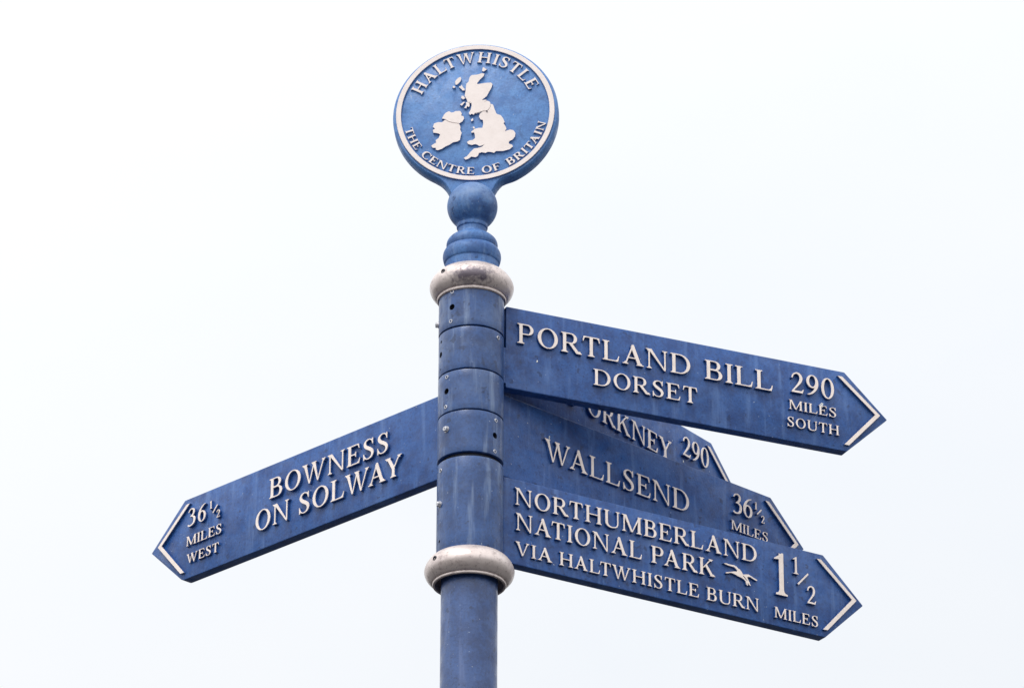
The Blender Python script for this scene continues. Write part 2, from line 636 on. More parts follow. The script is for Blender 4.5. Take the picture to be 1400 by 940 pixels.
        g.rect(0.90 - t * 1.1, 0.33, 0.90, 1)
        g.serif(0.90 - t * 1.1, 0.90, 1, -1)
        g.stroke([(xl, 0.36, T), (xl + 0.02, 0.20, T), (xl + 0.12, 0.075, T * 0.8), (0.50, 0.02, t * 1.25), (xr - 0.11, 0.075, t * 1.15), (xr - 0.015, 0.20, t * 1.1), (xr, 0.36, t * 1.1)])
    elif ch == 'V':
        g.w = 1.0
        wl = T * 1.12; wr = t * 1.15
        g.poly([(0.09, 1.0), (0.09 + wl, 1.0), (0.53 + wl * 0.05, 0.05), (0.53, -0.02), (0.47, -0.02)])
        g.poly([(0.90 - wr, 1.0), (0.90, 1.0), (0.53, -0.02), (0.48, -0.02)])
        g.serif(0.09, 0.09 + wl, 1, -1, el=0.08, er=0.07)
        g.serif(0.90 - wr, 0.90, 1, -1, el=0.09, er=0.08)
    elif ch == 'W':
        g.w = 1.42
        wl = T * 1.1; wr = t * 1.15
        g.poly([(0.08, 1.0), (0.08 + wl, 1.0), (0.475, -0.02), (0.415, -0.02)])
        g.poly([(0.76 - wr, 1.0), (0.76, 1.0), (0.475, -0.02), (0.425, -0.02)])
        g.poly([(0.62, 1.0), (0.62 + wl, 1.0), (0.98, -0.02), (0.92, -0.02)])
        g.poly([(1.33 - wr, 1.0), (1.33, 1.0), (0.98, -0.02), (0.93, -0.02)])
        g.serif(0.08, 0.08 + wl, 1, -1, el=0.08, er=0.06)
        g.serif(0.62, 0.62 + wl, 1, -1, el=0.06, er=0.06)
        g.serif(1.33 - wr, 1.33, 1, -1, el=0.08, er=0.07)
    elif ch == 'Y':
        g.w = 0.98
        wl = T * 1.12; wr = t * 1.2
        g.stem(0.49 - T / 2, y0=0, y1=0.48, top=False)
        g.poly([(0.10, 1.0), (0.10 + wl, 1.0), (0.49 + T / 2, 0.46), (0.49 - T / 2, 0.40)])
        g.poly([(0.88 - wr, 1.0), (0.88, 1.0), (0.49 + T / 2, 0.44), (0.49, 0.42)])
        g.serif(0.10, 0.10 + wl, 1, -1, el=0.08, er=0.06)
        g.serif(0.88 - wr, 0.88, 1, -1, el=0.08, er=0.08)
    elif ch == '1':
        g.w = 0.52
        g.stem(0.28 - T / 2, top=False, y1=1.0, ext=0.12)
        g.poly([(0.28 + T / 2, 1.02), (0.28 + T / 2, 0.86), (0.28 - T / 2, 0.86), (0.05, 0.845), (0.05, 0.875), (0.28 + T / 2 - 0.05, 1.02)])
    elif ch == '2':
        g.w = 0.68
        g.stroke([(0.06, 0.70, t), (0.13, 0.87, t * 1.2), (0.29, 0.965, T * 0.55), (0.45, 0.90, T * 0.85), (0.515, 0.74, T), (0.47, 0.56, T * 0.9), (0.33, 0.36, T * 0.65), (0.08, 0.06, t)])
        g.poly([(0.03, 0.0), (0.58, 0.0), (0.645, 0.20), (0.61, 0.20), (0.55, 0.115), (0.48, 0.10), (0.10, 0.10), (0.03, 0.04)])
    elif ch == '3':
        g.w = 0.66
        g.stroke([(0.07, 0.80, t), (0.15, 0.92, t * 1.1), (0.29, 0.975, t * 1.3), (0.44, 0.91, T * 0.8), (0.475, 0.77, T * 0.95), (0.40, 0.63, T * 0.7), (0.22, 0.54, t)])
        g.stroke([(0.22, 0.54, t), (0.38, 0.525, T * 0.6), (0.51, 0.42, T * 0.95), (0.53, 0.27, T), (0.46, 0.11, T * 0.8), (0.29, 0.02, t * 1.4), (0.13, 0.015, t * 1.5), (0.04, 0.07, t * 1.5)])
    elif ch in '69':
        g.w = 0.70
        pts = [(0.60, 0.975, t * 0.8), (0.42, 0.90, t * 1.4), (0.24, 0.73, T * 0.8), (0.135, 0.50, T), (0.13, 0.28, T)]
        g.ellipse(0.355, 0.31, 0.295, 0.325)
        g.stroke(pts)
        g.ellipse(0.355, 0.30, 0.295 - T * 0.95, 0.325 - t * 1.1, neg=True)
        if ch == '9':
            g.pos = [ccw([(0.70 - x, 1 - y) for x, y in p]) for p in g.pos]
            g.neg = [ccw([(0.70 - x, 1 - y) for x, y in p]) for p in g.neg]
    elif ch == '0':
        g.w = 0.72
        g.ellipse(0.36, 0.5, 0.32, 0.515)
        g.ellipse(0.36, 0.5, 0.32 - T * 0.95, 0.515 - t * 1.05, neg=True)
    elif ch == ' ':
        g.w = 0.40
    return g


_cache = {}


def glyph_mesh(ch, T, t):
    k = (ch, round(T, 3), round(t, 3))
    if k not in _cache:
        g = glyph(ch, T, t)
        _cache[k] = (g.w,) + (g.mesh2d() if g.pos else ([], []))
    return _cache[k]


def emboss(bm, verts, faces, place, depth, y0, lip=0.0009, draft=0.0004):
    """raise a flat outline off a surface: cream top (slot 0) and lip, blue flanks (slot 1)
    place maps (x, y) to in-plane metres; the face plane is at y = y0 and the letters stand out to -y"""
    used = sorted({i for f in faces for i in f})
    P = {i: Vector(place(*verts[i])) for i in used}
    cnt = {}
    for f in faces:
        for a, b in zip(f, f[1:] + f[:1]):
            cnt[(a, b)] = cnt.get((a, b), 0) + 1
    border = [(a, b) for (a, b) in cnt if (b, a) not in cnt]
    nrm = {i: Vector((0, 0)) for i in used}
    for a, b in border:
        d = (P[b] - P[a])
        if d.length > 1e-9:
            d.normalize()
            nn = Vector((d.y, -d.x))
            nrm[a] += nn; nrm[b] += nn
    for i in used:
        if nrm[i].length > 1e-6: nrm[i].normalize()
    # outward normal holds for counter-clockwise triangles
    top = {i: bm.verts.new((P[i].x - nrm[i].x * draft * 0.5, y0 - depth, P[i].y - nrm[i].y * draft * 0.5)) for i in used}
    for f in faces:
        try:
            q = bm.faces.new([top[i] for i in f]); q.material_index = 0
        except ValueError:
            pass
    bi = {i for e in border for i in e}
    mid = {i: bm.verts.new((P[i].x, y0 - depth + lip, P[i].y)) for i in bi}
    low = {i: bm.verts.new((P[i].x + nrm[i].x * draft, y0, P[i].y + nrm[i].y * draft)) for i in bi}
    for a, b in border:
        for u, v, m in ((top, mid, 0), (mid, low, 1)):
            try:
                q = bm.faces.new((u[b], u[a], v[a], v[b])); q.material_index = m
            except ValueError:
                pass


KERN = {'WA': -0.15, 'AW': -0.13, 'AY': -0.16, 'AV': -0.13, 'VA': -0.13, 'LT': -0.13, 'TW': -0.05, 'LW': -0.08, 'AT': -0.12, 'TA': -0.12, 'PA': -0.13, 'EY': -0.04, 'LA': 0.03, 'RT': -0.06, 'TL': -0.02, 'OW': -0.05, 'HI': 0.04}


def text_line(bm, s, x0, x1, base, cap, y0, depth=0.0045, T=0.155, t=0.062, place2=None):
    """set a line so that it runs exactly from x0 to x1"""
    gl = [glyph_mesh(c, T, t) for c in s]
    kern = [KERN.get(s[i:i + 2], 0.0) for i in range(len(s))]
    nat = sum(g[0] for g in gl) + sum(kern)
    want = (x1 - x0) / cap
    n = max(len(s) - 1, 1)
    k = 1.0
    tr = (want - nat) / n
    lo, hi = 0.0, 0.13
    if tr < lo or tr > hi:
        tr = min(max(tr, lo), hi)
        k = (want - tr * n) / nat
    x = 0.0
    for c, kn, (gw, v, f) in zip(s, kern, gl):
        if f:
            ox = x
            jit = random.uniform(-0.006, 0.006)
            if place2 is None:
                fn = lambda a, b: (x0 + (ox + a * k) * cap, base + (b + jit) * cap)
            else:
                fn = lambda a, b: place2((ox + a * k) * cap, b * cap, (ox + gw * k * 0.5) * cap)
            emboss(bm, v, f, fn, depth, y0)
        x += (gw + kn) * k + tr


def poly_emboss(bm, polys, depth, y0, holes=(), place=lambda a, b: (a, b), lip=0.0009, draft=0.0003):
    g = Glyph(0, 0)
    for p in polys: g.poly(p)
    for p in holes: g.poly(p, True)
    v, f = g.mesh2d()
    emboss(bm, v, f, place, depth, y0, lip, draft)


def bar_poly(a, b, w):
    a, b = Vector(a), Vector(b)
    d = (b - a).normalized(); n = Vector((-d.y, d.x)) * w / 2
    return [tuple(a + n), tuple(b + n), tuple(b - n), tuple(a - n)]


random.seed(7)

# ------------------------------------------------------------------ ground
bm = bmesh.new()
for i in range(64):
    pass
vs_ = [bm.verts.new((900 * math.cos(2 * math.pi * i / 64), 900 * math.sin(2 * math.pi * i / 64), 0)) for i in range(64)]
bm.faces.new(vs_)
g = link('pavement', bm, M_PAVE)
g['kind'] = 'structure'

# ------------------------------------------------------------------ the signpost
post = bpy.data.objects.new('signpost', None)
COL.objects.link(post)
post['label'] = 'blue cast metal fingerpost with five pointed arms and a round map medallion on top'
post['category'] = 'signpost'
Z = lambda z: z + GZ                       # heights below were measured from the eye

# pole
bm = bmesh.new()
lathe(bm, [(0, 0.0), (0.0404, 0.0), (0.0404, Z(2.4285)), (0, Z(2.4285))], 96)
link('pole', bm, M_POLE, post, 40)

# dark inner tube seen in the joints between sleeves
bm = bmesh.new()
lathe(bm, [(0, Z(2.4290)), (0.0415, Z(2.4290)), (0.0415, Z(2.894)), (0, Z(2.894))], 96)
link('inner_tube', bm, M_CORE, post, 40)

RS = 0.0475


def on_sleeve(a, z, r=RS):
    a = R(a)
    return Vector((r * math.sin(a), -r * math.cos(a), z))


def radial(bm, a, z, prof, r=RS, seg=16, mat=0):
    """small lathe standing on the sleeve surface; prof = (radius, height above surface)"""
    a_ = R(a)
    n = Vector((math.sin(a_), -math.cos(a_), 0)); u = Vector((math.cos(a_), math.sin(a_), 0)); k = Vector((0, 0, 1))
    c = Vector((0, 0, z)) + n * r
    rings = []
    for rr, h in prof:
        if rr < 1e-7:
            rings.append([bm.verts.new(c + n * h)])
        else:
            rings.append([bm.verts.new(c + n * h + (u * math.cos(2 * math.pi * i / seg) + k * math.sin(2 * math.pi * i / seg)) * rr) for i in range(seg)])
    fs = []
    for p, q in zip(rings[:-1], rings[1:]):
        for i in range(seg):
            j = (i + 1) % seg
            if len(p) == 1: f = bm.faces.new((p[0], q[i], q[j]))
            elif len(q) == 1: f = bm.faces.new((p[i], q[0], p[j]))
            else: f = bm.faces.new((p[i], q[i], q[j], p[j]))
            f.material_index = mat; fs.append(f)
    bmesh.ops.recalc_face_normals(bm, faces=fs)


def sleeve(z0, z1, holes, screws, bolts, gap=0.0010, dr=0.0):
    c = 0.0011
    z0, z1 = Z(z0) + gap, Z(z1) - gap
    ro, ri = RS + dr, 0.0424
    bm = bmesh.new()
    zs = [z0 + c + (z1 - z0 - 2 * c) * i / 6 for i in range(7)]
    prof = [(ri, z0), (ro - c, z0), (ro - c * 0.3, z0 + c * 0.3)] + [(ro, z) for z in zs] + [(ro - c * 0.3, z1 - c * 0.3), (ro - c, z1), (ri, z1)]
    lathe(bm, prof, 120, closed=True)
    o = link('sleeve', bm, [M_SLEEVE, M_CORE], post, 40)
    if holes:
        cb = bmesh.new()
        for a, z, r in holes:
            radial(cb, a, Z(z), [(0, -0.012), (r, -0.012), (r, 0.004), (0, 0.004)], seg=20)
        cut = link('hole_cutter', cb, M_CORE)
        md = o.modifiers.new('holes', 'BOOLEAN')
        md.operation = 'DIFFERENCE'; md.object = cut; md.solver = 'EXACT'
        dg = bpy.context.evaluated_depsgraph_get()
        me = bpy.data.meshes.new_from_object(o.evaluated_get(dg))
        o.modifiers.clear()
        o.data = me
        me.name = 'sleeve'
        bpy.data.objects.remove(cut)
        me.polygons.foreach_set('use_smooth', [True] * len(me.polygons))
        me.set_sharp_from_angle(angle=R(35))
    for a, z in screws:
        b2 = bmesh.new()
        radial(b2, a, Z(z), [(0.0031, -0.0008), (0.0031, 0.0004), (0.0028, 0.0010), (0.0018, 0.0010)], seg=14)
        radial(b2, a, Z(z), [(0.0018, 0.0010), (0.0016, -0.0006), (0, -0.0006)], seg=14, mat=1)
        link('screw', b2, [M_SCREW, M_CORE], o, 40)
    for a, z in bolts:
        b2 = bmesh.new()
        radial(b2, a, Z(z), [(0.0048, -0.001), (0.0048, 0.0012), (0.0040, 0.0012)], seg=20)
        radial(b2, a, Z(z), [(0.0039, 0.001), (0.0039, 0.0045), (0.0033, 0.0052), (0.0012, 0.0052), (0.0010, 0.0035), (0, 0.0035)], seg=6)
        link('bolt', b2, [M_SCREW, M_CORE], o, 30)
    return o


H, h = 0.0046, 0.0024
S1 = sleeve(2.7951, 2.8680, [(-36.6, 2.8281, H)], [(-36.0, 2.8524), (-38.6, 2.8056)], [(-93, 2.8184)], dr=0.0003)
S2 = sleeve(2.7267, 2.7951, [(-68.5, 2.7609, H), (-67, 2.7809, h), (-69.5, 2.7377, 0.0014)], [(54.6, 2.7843)], [], dr=-0.0001)
S3 = sleeve(2.6619, 2.7267, [(-47.7, 2.6961, H)], [(-46.5, 2.7184), (-48.6, 2.6716)], [], dr=0.0001)
S4 = sleeve(2.5945, 2.6619, [(47.4, 2.6269, H)], [(49.4, 2.6509), (47.0, 2.6019)], [(-45.6, 2.6353)], dr=0.0003)
S5 = sleeve(2.4470, 2.5899, [(-65.0, 2.4665, h)], [(-61.9, 2.5756)], [(-63.5, 2.5234)], dr=0.0002)


# gilded collars
def collar(z0, prof, screw):
    bm = bmesh.new()
    lathe(bm, [(r, Z(z0 + dz)) for r, dz in smooth_prof(prof, 5)], 128, closed=True)
    o = link('collar', bm, M_GOLD, post, 50)
    a, r, z = screw
    b2 = bmesh.new()
    radial(b2, a, Z(z), [(0.0036, -0.002), (0.0036, 0.0008), (0.0032, 0.0012), (0.0020, 0.0012)], r=r, seg=14)
    radial(b2, a, Z(z), [(0.0020, 0.0012), (0.0018, -0.0012), (0, -0.0012)], r=r, seg=14, mat=1)
    link('grub_screw', b2, [M_CORE, M_CORE], o, 40)
    return o


collar(2.8787, [(0.0380, 0.0240), (0.0380, 0.0240), (0.0415, 0.0234), (0.0485, 0.0195), (0.0555, 0.0125), (0.0603, 0.0045), (0.0617, -0.0030), (0.0590, -0.0120),
                (0.0545, -0.0180), (0.0515, -0.0202), (0.0515, -0.0202), (0.0506, -0.0200), (0.0506, -0.0200), (0.0508, -0.0225), (0.0500, -0.0245), (0.0488, -0.0243),
                (0.0484, -0.0235), (0.0484, -0.0235), (0.0480, -0.0250), (0.0474, -0.0240), (0.0474, -0.0240), (0.0430, -0.0080), (0.0430, -0.0080), (0.0380, 0.0100)], (-43.75, 0.0603, 2.8832))
collar(2.4302, [(0.0430, 0.0210), (0.0430, 0.0210), (0.0478, 0.0206), (0.0535, 0.0172), (0.0595, 0.0105), (0.0633, 0.0030), (0.0643, -0.0040), (0.0615, -0.0120),
                (0.0565, -0.0180), (0.0535, -0.0200), (0.0535, -0.0200), (0.0525, -0.0198), (0.0525, -0.0198), (0.0526, -0.0222), (0.0518, -0.0238), (0.0506, -0.0234),
                (0.0502, -0.0226), (0.0502, -0.0226), (0.0498, -0.0240), (0.0491, -0.0235), (0.0491, -0.0235), (0.0480, -0.0100), (0.0450, -0.0040), (0.0450, -0.0040), (0.0390, -0.0030), (0.0390, -0.0030), (0.0390, 0.0120)], (-50.5, 0.0634, 2.4325))

# turned finial with the ball
ball = []
for i in range(0, 25):
    a = -math.asin(0.0226 / 0.0373)
    th = -math.pi / 2 + math.asin(0.0226 / 0.0373) + (math.pi - math.asin(0.0226 / 0.0373)) * i / 24
    ball.append((max(0.0373 * math.cos(th), 0.0), 3.0112 + 0.0373 * math.sin(th)))
ball[-1] = (0.0, 3.0112 + 0.0373)
fin = [(0.0, 2.8890), (0.0392, 2.8890), (0.0392, 2.8890), (0.0392, 2.9160), (0.0392, 2.9160), (0.0412, 2.9185), (0.0428, 2.9265), (0.0418, 2.9335), (0.0385, 2.9390), (0.0362, 2.9400), (0.0362, 2.9400),
       (0.0372, 2.9425), (0.0378, 2.9475), (0.0360, 2.9535), (0.0310, 2.9590), (0.0250, 2.9620), (0.0250, 2.9620), (0.0218, 2.9650), (0.0209, 2.9685), (0.0213, 2.9735), (0.0213, 2.9735),
       (0.0226, 2.9748), (0.0230, 2.9775), (0.0224, 2.9800), (0.0224, 2.9800)]
bm = bmesh.new()
lathe(bm, [(r, Z(z)) for r, z in smooth_prof(fin, 5)] + [(r, Z(z)) for r, z in ball], 96)
link('finial', bm, M_FINIAL, post, 45)

# ------------------------------------------------------------------ medallion
MZ, MX, MROT, MLEAN = 3.16094, 0.0045, R(-5.22), R(3.69)   # the disc leans back a little
YF = -0.0128                               # front face of the plate
ang0 = R(-60)
outl = []
n = 150
for i in range(n + 1):
    a = R(-63) + (R(243) - R(-63)) * i / n
    outl.append((0.1212 * math.cos(a), 0.1212 * math.sin(a)))
# left fillet down to the stem, right fillet back up
outl += [(-0.0480, -0.1112), (-0.0428, -0.1145), (-0.0388, -0.1190), (-0.0352, -0.1240), (-0.0325, -0.1295), (-0.0285, -0.1370), (-0.0215, -0.1480),
         (0.0215, -0.1480), (0.0285, -0.1370), (0.0325, -0.1295), (0.0352, -0.1240), (0.0388, -0.1190), (0.0428, -0.1145), (0.0480, -0.1112)]
outl = [(x - MX if z < -0.113 else x - MX * max(0, min(1, (-z - 0.107) / 0.006)), z) for x, z in outl]
bm = bmesh.new()
slab(bm, outl, [(-0.0008, YF), (0.0006, YF + 0.0006), (0.0026, YF + 0.0040), (0.0030, YF + 0.0055), (0.0030, YF + 0.0195), (0.0026, YF + 0.021), (0.0006, YF + 0.0244), (-0.0008, YF + 0.025)])
med = link('medallion', bm, M_MEDAL, post, 28, (MX * math.cos(MROT), MX * math.sin(MROT) + 0.020, Z(MZ) + 0.0108), MROT)
med.rotation_euler = (-MLEAN, 0, MROT)

MS = [M_CREAM_MED, M_MEDAL]
bm = bmesh.new()
prof = [(0.1112, 0.0), (0.1113, -0.0028), (0.1118, -0.0033), (0.1183, -0.0033), (0.1188, -0.0028), (0.1189, 0.0)]
rings = []
for r, y in prof:
    rings.append([bm.verts.new((r * math.cos(2 * math.pi * i / 144), YF + y, r * math.sin(2 * math.pi * i / 144))) for i in range(144)])
for k, (a, b) in enumerate(zip(rings[:-1], rings[1:])):
    for i in range(144):
        j = (i + 1) % 144
        f = bm.faces.new((a[i], a[j], b[j], b[i])); f.material_index = 1 if k in (0, 4) else 0
bmesh.ops.recalc_face_normals(bm, faces=bm.faces[:])
link('border_ring', bm, MS, med, 30)

MAPS = dict(
    scotland=[(-0.0082, 0.0613), (-0.0056, 0.0633), (0.0014, 0.0635), (0.0101, 0.0658), (0.0131, 0.0648), (0.0122, 0.0608), (0.0058, 0.054), (0.0024, 0.0487), (0.0032, 0.0471), (0.0137, 0.0488), (0.0233, 0.0492), (0.0256, 0.0465), (0.0242, 0.0406), (0.0208, 0.0338), (0.017, 0.0259), (0.0113, 0.0211), (0.0101, 0.0196), (0.0165, 0.0202), (0.0174, 0.0186), (0.013, 0.0167), (0.0182, 0.0182), (0.0212, 0.0169), (0.023, 0.0139), (0.0226, 0.01), (0.0213, 0.0054), (0.018, 0.0016), (0.0105, 0.001), (0.0053, -0.0011), (-0.0008, -0.0023), (-0.002, -0.0052), (-0.0051, -0.0032), (-0.0077, -0.0051), (-0.0098, -0.002), (-0.0069, 0.0038), (-0.0056, 0.0107), (-0.0059, 0.0156), (-0.0091, 0.0145), (-0.0114, 0.0162), (-0.0131, 0.0218), (-0.0162, 0.0282), (-0.015, 0.0367), (-0.0142, 0.0486), (-0.0108, 0.0515), (-0.0099, 0.0574)],
    england=[(0.0244, 0.0129), (0.027, 0.0108), (0.0293, 0.0029), (0.0323, -0.0047), (0.0384, -0.0072), (0.0419, -0.0122), (0.0445, -0.0192), (0.0428, -0.0211), (0.0463, -0.0271), (0.0472, -0.0311), (0.0446, -0.0345), (0.0524, -0.0322), (0.0576, -0.0333), (0.0607, -0.0383), (0.0602, -0.0442), (0.0559, -0.0499), (0.0516, -0.0518), (0.0507, -0.0557), (0.0559, -0.0578), (0.0573, -0.0608), (0.0525, -0.0655), (0.0421, -0.0682), (0.0317, -0.0679), (0.0291, -0.0708), (0.0248, -0.0693), (0.0196, -0.0686), (0.0162, -0.0705), (0.011, -0.069), (0.0066, -0.0703), (0.0049, -0.0751), (0.0015, -0.077), (-0.0046, -0.0758), (-0.0097, -0.0796), (-0.0132, -0.0805), (-0.0163, -0.0775), (-0.0115, -0.0747), (-0.0064, -0.068), (-0.0012, -0.0622), (0.0048, -0.0614), (0.0109, -0.0596), (0.0143, -0.0558), (0.0109, -0.0576), (0.0074, -0.0585), (0.0031, -0.0555), (0.0005, -0.055), (-0.0047, -0.0563), (-0.0099, -0.0542), (-0.0117, -0.0508), (-0.0083, -0.0483), (-0.0031, -0.0475), (0.0004, -0.0446), (-0.0002, -0.0387), (-0.0014, -0.0348), (-0.0049, -0.0357), (-0.0058, -0.0337), (-0.0006, -0.0289), (0.0055, -0.0275), (0.011, -0.0276), (0.0124, -0.0204), (0.0115, -0.0144), (0.008, -0.0134), (0.0057, -0.0084), (0.0071, -0.0035), (0.0114, -0.0002), (0.0182, 0.0006), (0.0189, 0.0014), (0.022, 0.0048), (0.0235, 0.0093)],
    ulster=[(-0.0498, -0.0095), (-0.0469, -0.0031), (-0.0434, 0.0008), (-0.0391, 0.0026), (-0.0356, 0.0002), (-0.033, 0.0005), (-0.0295, 0.0024), (-0.0226, 0.0026), (-0.0199, -0.0018), (-0.0208, -0.0057), (-0.0173, -0.0068), (-0.0164, -0.0108), (-0.0189, -0.0156), (-0.0236, -0.0189), (-0.0293, -0.0175), (-0.0346, -0.0164), (-0.0403, -0.0143), (-0.0445, -0.0108)],
    ireland=[(-0.0451, -0.0116), (-0.0408, -0.0153), (-0.0349, -0.0174), (-0.0293, -0.0185), (-0.0236, -0.0198), (-0.0215, -0.0244), (-0.0219, -0.0293), (-0.0196, -0.0353), (-0.0213, -0.0411), (-0.0221, -0.047), (-0.0256, -0.0493), (-0.0325, -0.0507), (-0.0377, -0.0545), (-0.0437, -0.0572), (-0.0489, -0.061), (-0.055, -0.0632), (-0.0584, -0.0618), (-0.0576, -0.0589), (-0.0628, -0.0587), (-0.0651, -0.0548), (-0.0611, -0.0519), (-0.0577, -0.05), (-0.0586, -0.0461), (-0.0543, -0.0423), (-0.0518, -0.0364), (-0.0553, -0.0344), (-0.0622, -0.0332), (-0.0631, -0.0283), (-0.0597, -0.0264), (-0.0632, -0.0234), (-0.0615, -0.0175), (-0.0555, -0.0153), (-0.0494, -0.0158)],
    isle_of_man=[(-0.0064, -0.013), (-0.0033, -0.0105), (-0.0024, -0.0141), (-0.0054, -0.0164)],
    anglesey=[(-0.0036, -0.0255), (-0.0015, -0.0245), (0.0001, -0.0275), (-0.0021, -0.029)],
    lewis=[(-0.0303, 0.0479), (-0.031, 0.0532), (-0.0269, 0.0589), (-0.0227, 0.0607), (-0.0215, 0.0575), (-0.0226, 0.0535), (-0.0254, 0.0498), (-0.0286, 0.0471)],
    uist=[(-0.0351, 0.0432), (-0.0331, 0.0461), (-0.03, 0.0436), (-0.0325, 0.0416)],
    skye=[(-0.0244, 0.0424), (-0.0251, 0.044), (-0.0221, 0.045), (-0.0207, 0.0476), (-0.0193, 0.0433), (-0.016, 0.0395), (-0.0165, 0.0369), (-0.0194, 0.037), (-0.0216, 0.0402)],
    mull=[(-0.0215, 0.0244), (-0.0206, 0.0286), (-0.0173, 0.0274), (-0.015, 0.0237), (-0.0187, 0.0216)],
    islay=[(-0.0232, 0.0133), (-0.0168, 0.0184), (-0.0158, 0.0168), (-0.02, 0.0111)],
    kintyre=[(-0.0167, 0.0074), (-0.0135, 0.0131), (-0.0142, 0.0173), (-0.0107, 0.0167), (-0.0065, 0.018), (-0.0088, 0.0145), (-0.0083, 0.0108), (-0.0097, 0.0082), (-0.0118, 0.0104), (-0.0134, 0.0062)],
    orkney=[(0.0094, 0.0696), (0.0103, 0.0755), (0.0126, 0.0757), (0.0145, 0.0732), (0.0173, 0.0724), (0.0122, 0.0685)])
bm = bmesh.new()
for k, p in MAPS.items():
    poly_emboss(bm, [round_poly([(x, z * 1.034) for x, z in p], [0.00025] * len(p), 2)], 0.0036, YF)
for line in ([(0.0000, -0.0020), (0.0053, -0.0006), (0.0105, 0.0005), (0.0184, 0.0010), (0.0217, 0.0052), (0.0232, 0.0096), (0.0236, 0.0128)],
             [(-0.0447, -0.0113), (-0.0405, -0.0148), (-0.0347, -0.0169), (-0.0293, -0.0180), (-0.0238, -0.0193)]):
    poly_emboss(bm, [bar_poly((a[0], a[1] * 1.034), (b[0], b[1] * 1.034), 0.0021) for a, b in zip(line, line[1:])], 0.0026, YF)
link('relief_map', bm, MS, med)


def arc_top(rb, a_start):
    """letters standing on a circle, heads outward, reading clockwise"""
    def fn(x, y, xc):
        a = a_start - xc / (rb + 0.004)
        u = Vector((math.cos(a), math.sin(a))); tt = Vector((math.sin(a), -math.cos(a)))
        q = u * (rb + y) + tt * (x - xc)
        return q.x, q.y
    return fn


def arc_bot(rb, a_start):
    """letters with heads towards the centre, reading anticlockwise along the foot of the disc"""
    def fn(x, y, xc):
        a = a_start + xc / (rb - 0.003)
        u = Vector((math.cos(a), math.sin(a))); tt = Vector((-math.sin(a), math.cos(a)))
        q = u * (rb - y) + tt * (x - xc)
        return q.x, q.y
    return fn


bm = bmesh.new()
r0, rr = 0.0875, 0.0915
text_line(bm, 'HALTWHISTLE', 0, rr * R(157.0 - 24.3), 0, 0.0186, YF, 0.0030, 0.19, 0.085, arc_top(r0, R(157.0)))
link('town_lettering', bm, MS, med)
bm = bmesh.new()                           # the small dark stud that marks the town on the map
poly_emboss(bm, [[(0.0176 + 0.0011 * math.cos(2 * math.pi * i / 16), 0.0000 + 0.0011 * math.sin(2 * math.pi * i / 16)) for i in range(16)]], 0.0052, YF)
link('marker_stud', bm, [M_CORE, M_CORE], med)
bm = bmesh.new()
rb = 0.1084
for wd, a0, a1 in (('THE', -166.5, -144.0), ('CENTRE', -138.5, -89.8), ('OF', -84.0, -67.8), ('BRITAIN', -61.8, -11.5)):
    text_line(bm, wd, 0, (rb - 0.003) * R(a1 - a0), 0, 0.0122, YF, 0.0030, 0.20, 0.095, arc_bot(rb, R(a0)))
link('motto_lettering', bm, MS, med)

# ------------------------------------------------------------------ fingerboards
TH = 0.0178
LS = [M_CREAM, M_BOARD]


def fingerboard(rot, zt, hgt, side, lug, lines, label, foot=0.0012):
    """side = +1 points along +X (reading away from the post), -1 along -X"""
    x0, xs, xt = 0.0512, 0.6081, 0.6788 if side > 0 else 0.6815
    pts = [(x0, 0), (xs, 0), (xt, -hgt * 0.505), (xs, -hgt), (x0, -hgt)]
    pts = [(side * x, z) for x, z in pts]
    rads = [0.0022, 0.0016, 0.0014, foot, 0.0022]
    cc = ccw(pts)
    if cc != pts: rads.reverse()
    o2 = round_poly(cc, rads, 4)
    bm = bmesh.new()
    hh = TH / 2
    slab(bm, o2, [(-0.0012, -hh), (-0.0003, -hh + 0.0004), (0, -hh + 0.0013), (0, hh - 0.0008), (-0.0007, hh)])
    # the tongue that ties the board to its own sleeve
    za, zb = lug
    kx, kz = math.tan(rot), 0.463 / math.cos(rot)   # layout was surveyed on the letter faces: carry it back to the board face
    lx = [(side * 0.0460, za), (side * 0.0513, za), (side * 0.0513, zb), (side * 0.0460, zb)]
    slab(bm, lx, [(0, -hh + 0.0006), (0, hh - 0.0006)])
    b = link('fingerboard', bm, M_BOARD, post, 30, (0, 0, Z(zt)), rot, label)
    for name, items in lines:
        bm = bmesh.new()
        for it in items:
            if it[0] == 'bar':
                dd = 0.0045
                poly_emboss(bm, [[(x - kx * dd, z - kz * dd) for x, z in bar_poly(it[1], it[2], it[3])]], dd, -hh)
            else:
                s, xa, xb, base, cap = it[:5]
                T, t = it[5:7] if len(it) > 5 else (0.150, 0.060)
                dd = 0.0054 if cap > 0.022 else 0.0046
                text_line(bm, s, xa - kx * dd, xb - kx * dd, base - kz * dd, cap, -hh, dd, T, t)
        link(name, bm, LS, b)
    # chevron that follows the point
    w = 0.0080
    a, m, e = (0.5960, -0.0080), (0.6665, -0.0612), (0.6040, -0.1200 if hgt > 0.13 else -0.1178)
    chev = [a, (a[0] + w, a[1]), m, (e[0] + w, e[1]), e, (m[0] - w * 1.04, m[1])]
    bm = bmesh.new()
    poly_emboss(bm, [[(side * x - kx * 0.0042, z - kz * 0.0042) for x, z in chev]], 0.0042, -hh)
    link('arrow_chevron', bm, LS, b)
    return b


